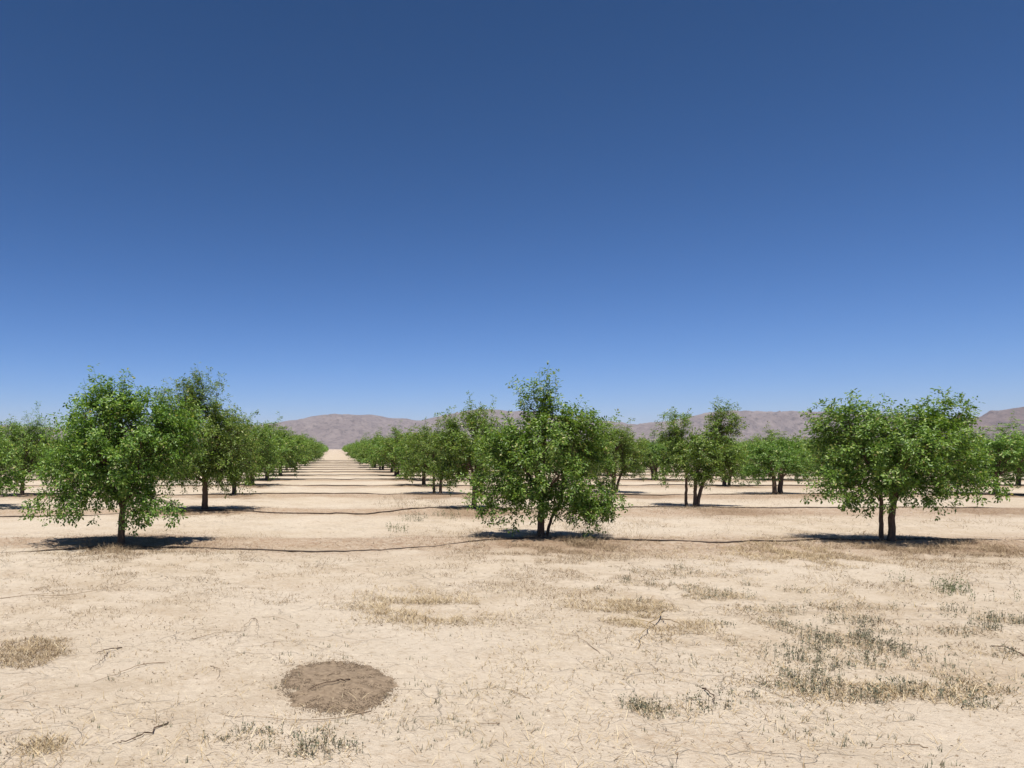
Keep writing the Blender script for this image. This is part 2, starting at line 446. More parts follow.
def grow(seed, stems, lobes, tips=230, leaf=0.054, per=22, limbs=7, spike=1.0, many=1.5):
    """stems: (x, y, lean x, lean y, fork height, radius); lobes: (x, y, z, rx, ry, rz, weight)
    returns a list of trunk meshes (one a stem, limbs included) and one crown mesh"""
    rng = np.random.default_rng(seed); tips = int(tips * many)
    lb = np.array(lobes, float)
    w = (lb[:, 3] * lb[:, 4] * lb[:, 5]) ** 0.85 * lb[:, 6]
    pick = rng.choice(len(lb), tips, p=w / w.sum())
    dirs = norm(rng.normal(size=(tips, 3)))
    rr = rng.uniform(0, 1, (tips, 1)) ** (1 / 2.4)
    T = lb[pick, :3] + dirs * rr * lb[pick, 3:6]
    T[:, 2] = np.maximum(T[:, 2], 0.12)
    cen = np.average(lb[:, :3], axis=0, weights=w)
    wood = [MB() for _ in stems]; crown = MB()
    tops = []
    for s, (sx, sy, lx, ly, fh, rad) in enumerate(stems):
        p0 = np.array([sx, sy, -0.06]); p2 = np.array([sx + lx, sy + ly, fh]); p1 = np.array([sx + lx * 0.25, sy + ly * 0.25, fh * 0.55])
        path = bez(p0, p1, p2, 12); path[1:-1, :2] += rng.normal(0, 0.005, (10, 2))
        rd = np.interp(np.linspace(0, 1, 12), [0, 0.08, 0.2, 1], [1.45, 1.15, 1.0, 0.75]) * rad
        wood[s].tube(path, rd, 9)
        tops.append((p2, path))
    a, c = kmeans(T, limbs, rng)
    B, D0, U0 = [], [], []
    for q in range(len(c)):
        tq = T[a == q]
        if not len(tq): continue
        s = int(np.argmin([((t[0][:2] - c[q][:2]) ** 2).sum() + rng.uniform(0, 0.05) for t in tops]))
        top, path = tops[s]
        start = path[rng.integers(8, 12)] if c[q][2] > top[2] else path[rng.integers(6, 10)]
        end = start + (c[q] - start) * 0.9
        mid = (start + end) / 2 + np.array([0, 0, 0.18 * np.linalg.norm(end - start)]) + rng.normal(0, 0.05, 3)
        lp = bez(start, mid, end, 9); r0 = stems[s][5] * 0.55
        wood[s].tube(lp, np.linspace(r0, r0 * 0.35, 9), 6)
        a2, c2 = kmeans(tq, max(1, len(tq) // 6), rng)
        for z in range(len(c2)):
            t2 = tq[a2 == z]
            if not len(t2): continue
            st = lp[min(8, int(rng.integers(3, 9)))]
            en = st + (c2[z] - st) * 0.9
            md = (st + en) / 2 + np.array([0, 0, 0.12 * np.linalg.norm(en - st)]) + rng.normal(0, 0.04, 3)
            sp = bez(st, md, en, 6)
            wood[s].tube(sp, np.linspace(r0 * 0.38, 0.006, 6), 5)
            for tip in t2:
                b0 = sp[int(rng.integers(2, 6))]
                out = norm(tip - cen)
                hi = np.clip((tip[2] - 1.0) / 1.6, -0.6, 1.0)
                ext = norm(out + np.array([0, 0, 0.9 * hi]) + rng.normal(0, 0.4, 3)) * rng.uniform(0.08, 0.26) * (1 + (1.5 * spike if rng.random() < 0.3 else 0) * max(hi, 0))
                tw = bez(b0, (b0 + tip) / 2 + np.array([0, 0, 0.06]) + rng.normal(0, 0.03, 3), tip, 6)
                tw = np.concatenate([tw, tip + ext * 0.5 + rng.normal(0, 0.01, (1, 3)), [tip + ext + np.array([0, 0, -0.03])]])
                crown.tube(tw, np.linspace(0.0055, 0.0018, len(tw)), 3, cap=False)
                seg = np.linalg.norm(np.diff(tw, axis=0), axis=1); cum = np.concatenate([[0], np.cumsum(seg)])
                n = max(4, int(per * rng.uniform(0.7, 1.3)))
                u = cum[-1] * (1 - rng.uniform(0, 0.78, n) ** 1.1)
                pos = np.stack([np.interp(u, cum, tw[:, k]) for k in range(3)], -1)
                tan = norm(ext)
                side = norm(np.cross(tan, rng.normal(size=(n, 3))))
                ld = norm(side * 1.0 + tan * 0.55 + np.array([0, 0, -0.22]) + rng.normal(0, 0.15, (n, 3)))
                up = norm(np.array([0, 0, 1.0]) + rng.normal(0, 0.55, (n, 3)) + out * 0.45)
                B.append(pos); D0.append(ld); U0.append(up)
    B = np.concatenate(B); D0 = np.concatenate(D0); U0 = np.concatenate(U0)
    n = len(B)
    pet = B + D0 * rng.uniform(0.03, 0.06, (n, 1))
    S = norm(np.cross(D0, U0))
    for sgn, off in ((0, 0.035), (1, 0.0), (-1, 0.0)):
        keep = rng.random(n) < (0.95 if sgn == 0 else 0.85)
        dd = norm(D0 * (1.0 if sgn == 0 else 0.45) + S * sgn * 0.9 + rng.normal(0, 0.16, (n, 3)))
        L = leaf * rng.uniform(0.65, 1.2, (n, 1)) * (1.1 if sgn == 0 else 0.9)
        leaflets(crown, (pet + D0 * off)[keep], dd[keep], norm(U0 + rng.normal(0, 0.22, (n, 3)))[keep], L[keep], (L * rng.uniform(0.24, 0.33, (n, 1)))[keep], rng)
    return [wmb.mesh('trunk', M_BARK) for wmb in wood], crown.mesh('crown', M_LEAF)

def tree(meshes, x, y, label, rot=0.0, sc=1.0, sz=1.0, wide=1.0, group='trees of the orchard'):
    trunks, crown = meshes
    e = bpy.data.objects.new('orchard_tree', None)
    e.empty_display_size = 0.3
    e.location = (x, y, float(gh(x, y)))
    e.rotation_euler = (0, 0, rot)
    e.scale = (sc * wide, sc * wide, sc * sz)
    COL.objects.link(e)
    tag(e, label, 'tree', group)
    for t in trunks: link('trunk', t, e)
    link('crown', crown, e)
    return e

taken = set()
def hero(px, py, col, row, label, *a, **k):
    x, y = P(px, py)
    taken.add((col, row))
    return tree(grow(*a, **k), x, y, label)

# first tree left of the avenue
hero(121, 546, -1, 0, 'broad front tree left of the avenue, low branches drooping to the ground',
     101, [(0, 0, 0.05, 0, 0.75, 0.06)],
     [(-0.12, 0, 1.62, 1.12, 1.0, 0.9, 1), (-0.15, 0, 2.36, 0.6, 0.55, 0.38, 1.5), (0.95, 0.2, 1.9, 0.45, 0.5, 0.5, 1), (0.45, 0, 2.1, 0.5, 0.5, 0.45, 1.1), (-0.05, -0.35, 1.5, 0.7, 0.6, 0.7, 1.3), (-0.62, 0.1, 1.95, 0.55, 0.5, 0.45, 1), (0.70, 0.1, 1.65, 0.55, 0.6, 0.65, 1),
      (-1.08, -0.1, 0.66, 0.36, 0.4, 0.36, 0.9), (-0.55, -.4, 0.85, 0.5, 0.4, 0.36, 0.9), (0.50, -0.3, 0.72, 0.55, 0.45, 0.34, 0.9), (-0.9, 0, 1.2, 0.5, 0.5, 0.5, 1)],
     tips=470, limbs=9, spike=0.45)
hero(205, 511, -1, 1, 'tall tree with a high narrow crown top, second in the row left of the avenue',
     102, [(0, 0, 0.0, 0, 0.9, 0.08)],
     [(0.0, 0, 1.65, 1.45, 1.3, 1.0, 1), (-0.65, 0, 2.6, 0.65, 0.6, 0.6, 1.4), (-0.12, 0, 3.05, 0.55, 0.5, 0.5, 1.6), (0.1, -.2, 2.4, .65, .6, .55, 1.3), (0.55, 0, 2.2, 0.6, 0.6, 0.45, 1), (-0.9, 0, 1.5, .6, .6, .7, .9), (.7, 0, .95, .6, .6, .45, 1), (-1.4, .2, 1.4, .6, .6, .7, 1), (-.7, -.3, 1.0, .6, .6, .45, 1), (.1, -.4, 1.5, .8, .6, .7, 1)],
     tips=560, limbs=9, spike=0.6)
# first tree right of the avenue
hero(541, 539, 0, 0, 'front tree in the middle with a thin leafy shoot rising above its crown',
     103, [(0, 0, 0.02, 0, 0.65, 0.064), (0.10, 0.05, 0.35, 0.1, 0.7, 0.028)],
     [(-0.05, 0, 1.45, 1.05, 1.0, 0.75, 1), (0.10, 0, 2.38, 0.20, 0.25, 0.46, 1.9), (-0.20, 0, 2.30, 0.12, 0.2, 0.36, 1.6), (0.80, 0, 1.85, 0.48, 0.6, 0.46, 1), (-0.65, 0, 1.65, 0.5, 0.6, 0.42, 1), (0.25, 0, 2.0, 0.4, 0.4, 0.32, 1),
      (-1.02, -0.1, 0.88, 0.32, 0.4, 0.46, 1), (0.85, -0.2, 0.68, 0.45, 0.45, 0.45, 0.9), (1.05, 0.2, 1.35, 0.32, 0.5, 0.5, 0.9), (-0.40, -0.3, 0.88, 0.45, 0.4, 0.36, 0.8), (0.3, -0.3, 0.85, 0.5, 0.4, 0.42, 0.9), (0.62, -0.35, 0.55, 0.42, 0.3, 0.36, 0.6), (0.85, 0.1, 0.55, 0.45, 0.4, 0.40, 0.55), (-0.6, -0.3, 0.65, 0.45, 0.3, 0.34, 0.9), (-0.15, -0.35, 0.75, 0.4, 0.3, 0.3, 0.6)],
     tips=440, limbs=10, spike=0.7)
hero(474, 510, 0, 1, 'tree half hidden behind the middle front tree, its top poking out to the left',
     104, [(0, 0, 0.05, 0, 0.8, 0.07)],
     [(0.0, 0, 1.55, 1.15, 1.1, 0.8, 1), (0.1, 0, 2.35, 0.45, 0.5, 0.38, 1.2), (-0.5, 0, 1.9, 0.55, 0.5, 0.5, 1), (-.7, 0, .95, .5, .5, .45, .8)], tips=260)
# right front tree with two stems
hero(887, 542, 1, 0, 'wide front tree on the right standing on two brown trunks',
     105, [(-0.075, 0.03, -0.01, 0, 0.8, 0.036), (0.075, 0, 0.03, 0, 0.85, 0.056)],
     [(0.05, 0, 1.48, 1.22, 1.1, 0.68, 1.1), (-0.75, 0, 1.85, 0.55, 0.6, 0.48, 1), (0.95, 0, 2.0, 0.5, 0.55, 0.42, 1.1), (0.25, 0, 1.9, 0.6, 0.6, 0.40, 1), (1.05, 0, 1.4, 0.45, 0.6, 0.6, 1),
      (-1.02, -0.1, 0.98, 0.36, 0.4, 0.32, 0.9), (-0.55, -0.3, 0.88, 0.45, 0.4, 0.30, 0.8), (1.74, 0.1, 0.98, 0.28, 0.3, 0.30, 1.4), (1.0, 0, 2.12, 0.40, 0.4, 0.30, 1.2), (-0.75, 0, 2.1, 0.4, 0.4, 0.34, 1.1), (0.75, -0.2, 0.88, 0.5, 0.4, 0.30, 0.8), (0.1, -0.4, 1.0, 0.5, 0.4, 0.3, 0.6)],
     tips=420, limbs=10, spike=0.9)
hero(695, 506, 1, 1, 'tree forked in a V with two rounded crown tops, right of the middle front tree',
     106, [(-0.20, 0.1, 0.0, 0, 1.0, 0.04), (0.0, 0, 0.02, 0, 0.9, 0.05), (0.06, 0.02, 0.45, 0, 1.25, 0.05)],
     [(0.0, 0, 1.5, 0.95, 0.9, 0.65, 1), (-0.52, 0, 2.1, 0.45, 0.5, 0.62, 1.1), (0.78, 0, 2.25, 0.42, 0.5, 0.66, 1.1), (-.8, 0, 1.1, .3, .4, .4, .8), (.9, 0, 1.2, .4, .5, .5, 1), (.3, 0, 1.0, .5, .5, .35, .8)],
     tips=300, limbs=8, spike=0.4)
hero(777, 494, 2, 2, 'small low round tree on short dark trunks, left of the right front tree',
     107, [(-0.08, 0, -0.05, 0, 0.7, 0.075), (0.10, 0, 0.08, 0, 0.7, 0.085)],
     [(0.0, 0, 1.25, 1.25, 1.1, 0.62, 1), (0.4, 0, 1.55, 0.6, 0.6, 0.4, 1), (-0.5, 0, 1.5, 0.5, 0.6, 0.4, 1), (-.8, 0, .8, .5, .5, .35, .9), (.9, 0, .85, .5, .5, .35, .9)], tips=240)
hero(22, 496, -2, 2, 'tree at the left edge seen past the broad left front tree',
     108, [(0, 0, 0.05, 0, 0.8, 0.07)],
     [(0.0, 0, 1.55, 1.3, 1.1, 0.8, 1), (0.5, 0, 2.2, 0.6, 0.6, 0.5, 1), (-0.5, 0, 2.1, 0.6, 0.6, 0.45, 1), (-.9, 0, 1.0, .5, .5, .4, .9), (.8, 0, .9, .5, .5, .4, .9)], tips=270)
hero(234, 495, -1, 2, 'bushy tree third in the row left of the avenue, crown nearly touching its neighbours',
     111, [(0, 0, 0.05, 0, 0.8, 0.08)],
     [(0.1, 0, 1.6, 1.5, 1.3, 0.85, 1), (0.0, 0, 2.35, 0.6, 0.6, 0.45, 1.1), (-0.8, 0, 1.9, 0.6, 0.6, 0.5, 1), (0.9, 0, 2.0, 0.6, 0.6, 0.5, 1), (1.1, 0, 1.1, .6, .6, .5, 1), (-1.0, 0, .95, .5, .5, .4, .9), (.2, -.5, .85, .6, .5, .35, .8)], tips=280, spike=0.7)
hero(613, 493, 1, 2, 'low tree with a thick trunk peeking out right behind the middle front tree',
     109, [(0, 0, 0.05, 0, 0.7, 0.085), (0.15, 0.1, 0.2, 0, 0.7, 0.05)],
     [(0.0, 0, 1.5, 1.25, 1.1, 0.75, 1), (0.2, 0, 2.1, 0.5, 0.5, 0.4, 1), (0.7, 0, 1.1, .5, .5, .5, 1), (-.8, 0, .95, .5, .5, .4, .9)], tips=250)
hero(437, 494, 0, 2, 'tree on two thin trunks just left of the middle front tree',
     110, [(-0.10, 0, -0.03, 0, 0.8, 0.05), (0.12, 0, 0.04, 0, 0.8, 0.055)],
     [(0.0, 0, 1.5, 1.25, 1.1, 0.75, 1), (-0.3, 0, 1.95, 0.6, 0.6, 0.4, 1), (0.5, 0, 1.95, .5, .5, .4, 1), (-.8, 0, .95, .5, .5, .4, .9), (.7, 0, .9, .5, .5, .4, .9)], tips=240)

def variant(seed):
    r = random.Random(seed)
    lo = [(0, 0, 1.5, 1.3, 1.25, 0.78, 1)]
    for q in range(5):
        a = r.uniform(0, 6.28); d = r.uniform(0.35, 0.8)
        lo.append((d * math.cos(a), d * math.sin(a), r.uniform(1.2, 2.1), r.uniform(0.4, 0.6), r.uniform(0.4, 0.6), r.uniform(0.35, 0.55), 1))
    lo.append((r.uniform(-.3, .3), r.uniform(-.3, .3), r.uniform(2.2, 2.45), 0.35, 0.35, 0.4, 1.2))
    for q in range(6):
        a = r.uniform(0, 6.28)
        lo.append((0.95 * math.cos(a), 0.95 * math.sin(a), r.uniform(0.62, 0.92), 0.45, 0.45, 0.38, 1.0))
    st = [(0, 0, r.uniform(-.08, .08), r.uniform(-.08, .08), r.uniform(0.6, 0.8), 0.07)]
    if r.random() < 0.5: st.append((0.14, 0.05, 0.12, 0.02, 0.85, 0.05))
    return grow(seed, st, lo, tips=280, per=17, leaf=0.070, many=1.0)
VARS = [variant(200 + q) for q in range(7)]

def col_x(c): return 3.72 + c * 6.45 if c >= 0 else -3.5 + (c + 1) * 6.5
rg = random.Random(8)
cands = []
for row in range(0, 42):
    y = ROW0 + row * DROW + (0.4 if row else 0)
    for c in range(-22, 40):
        if (c, row) in taken: continue
        x = col_x(c) + rg.uniform(-0.25, 0.25); yy = y + rg.uniform(-0.25, 0.25)
        px = VX + F * x / yy; m = 2.0 * F / yy
        if px < -m or px > 1024 + m: continue
        if (c, row) == (2, 1): continue                      # a gap in the planting, right of the V-forked tree
        if rg.random() < 0.02 and row > 3: continue
        cands.append((yy, x, c, row))
cands.sort()
ORD = ['first', 'second', 'third', 'fourth', 'fifth', 'sixth', 'seventh', 'eighth', 'ninth', 'tenth', 'eleventh', 'twelfth']
def row_label(c, row):
    if c == -1: return '%s tree back in the row along the left side of the avenue' % ORD[row]
    if c == 0: return '%s tree back in the row along the right side of the avenue' % ORD[row]
    return None
NIND = 290
for q, (y, x, c, row) in enumerate(cands[:NIND]):
    lab = row_label(c, row) if row < 9 else None
    px = VX + F * x / y
    if lab is None:
        if row <= 2: lab = {(-2, 1): 'tree cut by the left picture edge beside the drip hose', (3, 2): 'tree cut by the right picture edge behind the wide two-trunked tree'}.get((c, row))
    if lab is None:
        lab = 'far orchard tree merging into the green band %s' % (
            'left of the avenue' if c < 0 else 'between the avenue and the middle front tree' if px < 470 else
            'behind and right of the middle front tree' if px < 760 else 'behind the wide right front tree')
    s = rg.uniform(0.88, 1.1)
    if c == -1: s *= 1.16 if row < 8 else 1.10
    tree(VARS[rg.randrange(len(VARS))], x, y, lab, rot=rg.uniform(0, 6.28), sc=s, wide=1.32 if c == -1 else 1.28, sz=rg.uniform(0.94, 1.08) * (0.93 if c > 0 else 1.0))

# the rest of the orchard, far away: one mass
far = cands[NIND:]
fr = np.random.default_rng(5)
fm = MB()
for (y, x, c, row) in far:
    n = 170
    d = norm(fr.normal(size=(n, 3))) * fr.uniform(0, 1, (n, 1)) ** (1 / 2.6)
    sc = fr.uniform(0.9, 1.1)
    p = np.array([x, y, 1.62]) + d * np.array([1.35, 1.35, 1.0]) * sc + np.array([0, 0, 0.25]) * fr.normal(size=(n, 1)) * (d[:, 2:] > 0.5)
    L = fr.uniform(0.25, 0.42, (n, 1))
    leaflets(fm, p, norm(fr.normal(size=(n, 3)) * np.array([1, 1, 0.5])), norm(fr.normal(size=(n, 3)) * 0.5 + np.array([0, 0, 1])), L, L * 0.3, fr)
tag(link('far_orchard', fm.mesh('far_orchard', M_LEAF)), 'thin far green strip of orchard trees at the foot of the hills', kind='stuff')

# ------------------------------------------------------------------ drip hoses along the rows
def on_ground(xy, lift):
    xy = np.asarray(xy, float)
    return np.column_stack([xy, gh(xy[:, 0], xy[:, 1]) + lift])

def hose(pts, rad, label, seed):
    rng = np.random.default_rng(seed)
    pts = np.asarray(pts, float)
    xs = np.arange(pts[0, 0], pts[-1, 0], 0.15)
    ys = np.interp(xs, pts[:, 0], pts[:, 1])
    k = np.hanning(19); k /= k.sum()
    ys = np.convolve(np.pad(ys, 9, 'edge'), k, 'valid') + 0.12 * (fbm(xs * 0.8, xs * 0 + seed, 3, seed) - 0.5)
    sink = np.clip(fbm(xs * 0.55, xs * 0 + 3.7 * seed, 3, seed + 5) - 0.56, 0, 1) * 8.0
    mb = MB(); mb.tube(on_ground(np.column_stack([xs, ys]), rad * (0.75 - np.clip(sink, 0, 1.6))), np.full(len(xs), rad), 7)
    o = link('drip_hose', mb.mesh('drip_hose', M_HOSE))
    return tag(o, label, 'hose', 'drip hoses laid along the tree rows')
r1 = [(-90, 552), (0, 553), (60, 551), (122, 547), (180, 549), (240, 550.5), (335, 552), (430, 548), (480, 543), (541, 541), (620, 542), (700, 544.5), (770, 543), (840, 541), (887, 543), (950, 540), (1024, 541.5), (1110, 541)]
r2 = [(-60, 516), (0, 516.5), (90, 515), (205, 512), (240, 512.5), (300, 514), (370, 514), (430, 510), (474, 510), (560, 509), (640, 507.5), (695, 507), (760, 509.5), (840, 508.5), (900, 508), (960, 509), (1024, 509), (1090, 509)]
hose([P(*p) for p in r1], 0.016, 'black drip hose across the ground between the front trees', 1)
hose([P(*p) for p in r2], 0.018, 'black drip hose crossing the avenue at the tall left tree', 2)
for q in range(2, 15):
    y = ROW0 + 0.3 + q * DROW
    r = random.Random(60 + q)
    pts = []
    x = -0.47 * y - 3
    while x < 0.93 * y + 3:
        pts.append((x, y + r.uniform(-0.7, 0.3))); x += 3.2
    hose(pts, 0.019 + 0.0004 * q, '%s drip hose back across the avenue, counted from the front row' % (ORD[q] if q < 12 else ['thirteenth', 'fourteenth', 'fifteenth', 'sixteenth'][q - 12]), 10 + q)

# ------------------------------------------------------------------ weeds, straw, sticks
def blades(mb, base, hgt, wid, lean, rng, segs=3):
    n = len(base)
    a = rng.uniform(0, 2 * math.pi, n); d = np.stack([np.cos(a), np.sin(a), np.zeros(n)], -1)
    b = a + math.pi / 2 + rng.normal(0, 0.6, n); sd = np.stack([np.cos(b), np.sin(b), np.zeros(n)], -1)
    th = lean[:, None]
    v = np.empty((n, segs * 2 + 1, 3))
    p = base.copy()
    for q in range(segs + 1):
        t = q / segs
        if q < segs:
            w = (wid * (1 - 0.75 * t))[:, None]
            v[:, 2 * q] = p - sd * w; v[:, 2 * q + 1] = p + sd * w
        else: v[:, 2 * q] = p
        ang = th * (0.65 + 0.6 * t)
        p = p + (np.sin(ang) * d + np.cos(ang) * np.array([0, 0, 1])) * (hgt / segs)[:, None]
        p[:, 2] = np.maximum(p[:, 2], base[:, 2] + 0.003)
    i = np.arange(n)[:, None] * (segs * 2 + 1)
    f4 = np.concatenate([i + np.array([[2 * q, 2 * q + 1, 2 * q + 3, 2 * q + 2]]) for q in range(segs - 1)])
    f3 = i + np.array([[2 * segs - 2, 2 * segs - 1, 2 * segs]])
    mb.add(v.reshape(-1, 3), f3, f4)

def scatter_in(px, py, w, h, n, rng, clump=0.5):
    """points on the ground in a ragged clumpy ellipse, size given as seen in the picture"""
    cx, cy = P(px, py)
    d0 = H * F / (py + h / 2 - VY); d1 = H * F / (py - h / 2 - VY)
    rx = w / 2 * cy / F; ry = (d1 - d0) / 2; cy = (d0 + d1) / 2
    p = rng.normal(size=(n * 7, 2)) * 0.62
    r = np.hypot(p[:, 0], p[:, 1])
    q = np.column_stack([cx + p[:, 0] * rx, cy + p[:, 1] * ry])
    nz = fbm(q[:, 0] * 3.0, q[:, 1] * 3.0, 3, 77)
    keep = (r < 1.5) & (nz > 0.38 + clump * 0.3 * rng.random(len(r)) + 0.07 * r)
    return q[keep][:n]

def patch(name, px, py, w, h, n, kind, label, seed, cat, group, tall=1.0):
    rng = np.random.default_rng(seed)
    mb = MB()
    q = scatter_in(px, py, w, h, n, rng)
    if len(q) < 8: q = scatter_in(px, py, w, h, n * 3, rng, 0.0)
    if kind in ('weed', 'green'):
        c = q[:max(6, int(n * 0.62 / 8))]
        size = np.exp(rng.normal(0, 0.45, len(c)))
        m = np.clip((8 * size * rng.uniform(0.3, 1.3, len(c))).astype(int), 1, 20)
        idx = np.repeat(np.arange(len(c)), m)
        q = c[idx] + rng.normal(0, 1, (len(idx), 2)) * (0.034 * size[idx] * (0.5 + 0.5 * tall))[:, None]
        grow_ = size[idx]
    base = on_ground(q, -0.004); n = len(q)
    if kind == 'straw':
        hgt = rng.uniform(0.04, 0.16, n) * tall; lean = rng.uniform(1.05, 1.75, n)
        blades(mb, base, hgt, rng.uniform(0.0012, 0.0028, n), lean, rng); mat = M_STRAW
    elif kind == 'brush':
        hgt = rng.uniform(0.05, 0.17, n) * tall; lean = rng.uniform(0.7, 1.75, n)
        blades(mb, base, hgt, rng.uniform(0.0014, 0.003, n), lean, rng); mat = M_BRUSH
    else:
        mat = M_WEED if kind == 'weed' else M_GREENWEED
        # short upright stems set with many small leaves
        hgt = rng.uniform(0.03, 0.085, n) * np.clip(grow_, 0.5, 1.6) * tall
        blades(mb, base, hgt, rng.uniform(0.0014, 0.0024, n), rng.uniform(0, 0.5, n), rng)
        for k in range(4):
            u = rng.uniform(0.15, 1.0, n)
            b = base + np.column_stack([rng.normal(0, 0.008, n), rng.normal(0, 0.008, n), hgt * u])
            dd = norm(rng.normal(size=(n, 3)) * 0.7 + np.array([0, 0, 1.0]))
            L = rng.uniform(0.009, 0.021, (n, 1)) * (0.6 + 0.4 * tall)
            leaflets(mb, b, dd, norm(rng.normal(size=(n, 3)) + np.array([0, 0, .5])), L, L * 0.26, rng)
    o = link(name, mb.mesh(name, mat))
    return tag(o, label, cat, group)

G1, G2 = 'dry straw patches on the bare ground', 'low grey green weed patches'
PATCHES = [
    ('dry_grass_patch', 420, 612, 125, 36, 1700, 'straw', 'flattened straw patch alone on bare soil in front of the middle tree', G1, 1.2),
    ('dry_grass_patch', 30, 653, 95, 36, 1500, 'brush', 'brown straw patch at the left edge of the bare ground', G1, 0.42),
    ('dry_grass_patch', 640, 616, 110, 40, 1500, 'straw', 'straw patch with a bleached forked branch lying on it', G1, 1.0),
    ('weed_patch', 735, 598, 190, 50, 1500, 'mixed', 'wide straw and grey weed patch right of the forked branch', G2, 0.9),
    ('weed_patch', 850, 646, 205, 42, 1500, 'weed', 'largest grey green weed patch, below the right front tree', G2, 1.0),
    ('weed_patch', 895, 691, 235, 34, 1900, 'mixed', 'long olive straw and weed strip, nearest patch at lower right', G2, 0.9),
    ('weed_patch', 962, 592, 50, 26, 260, 'green', 'taller green weed tuft near the right edge', G2, 1.8),
    ('weed_patch', 985, 623, 66, 30, 380, 'weed', 'dark weed clump at the right edge beneath the green tuft', G2, 1.0),
    ('weed_patch', 632, 708, 95, 14, 240, 'weed', 'thin dark weed line on bare soil, lower middle', G2, 0.8),
    ('weed_patch', 700, 703, 50, 18, 70, 'weed', 'tiny weed sprig right of the thin dark weed line', G2, 0.9),
    ('weed_patch', 245, 741, 150, 18, 200, 'weed', 'row of tiny weeds below the dark gritty mound', G2, 0.7),
    ('weed_patch', 325, 756, 90, 18, 170, 'weed', 'small weed tuft at the bottom edge below the mound', G2, 0.8),
    ('dry_grass_patch', 45, 748, 46, 14, 170, 'straw', 'yellow straw tuft in the lower left corner', G1, 0.6),
    ('dry_grass_patch', 795, 552, 110, 20, 1100, 'straw', 'blond straw band in front of the drip hose, left of the right tree', G1, 1.3),
    ('dry_grass_patch', 975, 553, 150, 26, 1500, 'brush', 'brown dry grass band right of the two-trunked tree', G1, 1.0),
    ('dry_grass_patch', 540, 553, 170, 24, 1500, 'brush', 'dry litter and grass around the foot of the middle tree', G1, 0.8),
    ('dry_grass_patch', 130, 556, 190, 20, 1400, 'brush', 'dry brown grass under the left front tree', G1, 0.8),
    ('dry_grass_patch', 600, 533, 60, 22, 500, 'brush', 'upright dead brush at the right foot of the middle tree', G1, 2.2),
    ('weed_patch', 417, 518, 40, 9, 160, 'weed', 'small weed patch in the avenue left of the middle tree', G2, 1.6),
    ('weed_patch', 449, 516, 34, 9, 160, 'green', 'green weed clumps beside the second drip hose', G2, 2.0),
    ('weed_patch', 391, 533, 30, 6, 50, 'green', 'sparse sprig on the bare avenue ground', G2, 2.4),
    ('dry_grass_patch', 418, 503, 70, 14, 800, 'brush', 'reddish brown dry grass at the avenue edge behind the weed clumps', G1, 1.8),
    ('dry_grass_patch', 700, 512, 120, 10, 700, 'brush', 'dry grass around the foot of the V-forked tree', G1, 1.3),
    ('dry_grass_patch', 930, 512, 120, 12, 600, 'straw', 'pale dry grass behind the two-trunked tree', G1, 1.5),
]
LOOSE = [(578, 546, 70, 12, 1500, 'brush', 1.5), (128, 552, 70, 10, 900, 'brush', 1.5), (890, 547, 60, 8, 700, 'brush', 1.4), (500, 640, 900, 180, 5000, 'brush', 0.4), (540, 690, 1000, 120, 2500, 'straw', 0.5), (125, 551, 260, 34, 6000, 'brush', 0.75), (541, 546, 230, 36, 6000, 'brush', 0.8), (887, 549, 250, 34, 6000, 'brush', 0.8), (985, 552, 150, 36, 3500, 'brush', 0.9), (790, 553, 130, 26, 2500, 'straw', 1.0),
    (205, 513, 110, 12, 1800, 'brush', 1.0), (695, 509, 130, 12, 2000, 'brush', 1.0), (777, 496, 110, 8, 1500, 'brush', 1.0), (474, 513, 110, 12, 1500, 'brush', 1.0), (560, 590, 260, 60, 2600, 'brush', 0.5), (120, 600, 280, 60, 2600, 'brush', 0.5), (800, 620, 420, 120, 4500, 'brush', 0.5),
    (284, 600, 44, 11, 150, 'brush', 0.6),
    (52, 586, 46, 12, 150, 'brush', 0.7),
    (70, 611, 60, 12, 140, 'brush', 0.5),
    (850, 556, 120, 16, 500, 'brush', 0.9),
    (745, 500, 60, 10, 300, 'brush', 1.5),
    (900, 585, 140, 20, 420, 'brush', 0.7),
    (480, 580, 180, 16, 260, 'brush', 0.5),
    (900, 565, 260, 40, 2200, 'brush', 0.8), (560, 570, 320, 36, 2200, 'brush', 0.7), (180, 575, 320, 40, 2000, 'brush', 0.6), (330, 565, 200, 24, 500, 'brush', 0.6),
    (740, 560, 300, 30, 2000, 'straw', 0.9), (820, 600, 240, 40, 600, 'straw', 0.9), (960, 640, 120, 60, 500, 'brush', 0.6), (560, 600, 180, 40, 300, 'straw', 0.7),
    (640, 525, 120, 12, 500, 'brush', 1.2), (790, 520, 200, 12, 700, 'brush', 1.2), (420, 505, 90, 16, 500, 'brush', 1.4), (980, 525, 140, 14, 500, 'brush', 1.2)]
for q, (nm, px, py, w, h, n, kind, lab, g, tall) in enumerate(PATCHES):
    if kind == 'mixed':
        patch(nm, px, py, w, h, n // 2, 'weed', lab, 300 + q, 'weeds', g, tall)
        LOOSE.append((px, py, w, h, n // 2, 'straw', tall))
    else:
        patch(nm, px, py, w, h, n, kind, lab, 300 + q, 'weeds' if nm == 'weed_patch' else 'dry grass', g, tall)
for (nm, px, py, w, h, n, kind, lab, g, tall) in PATCHES:
    if py > 570: LOOSE.append((px, py, w * 1.1, h * 1.1, int(n * (0.4 if nm == 'weed_patch' else 0.9)), 'brush', 0.5))
    if py > 570: LOOSE.append((px, py, w * 1.25, h * 1.15, int(n * (0.5 if nm == 'weed_patch' else 0.8)), 'straw', 0.6))
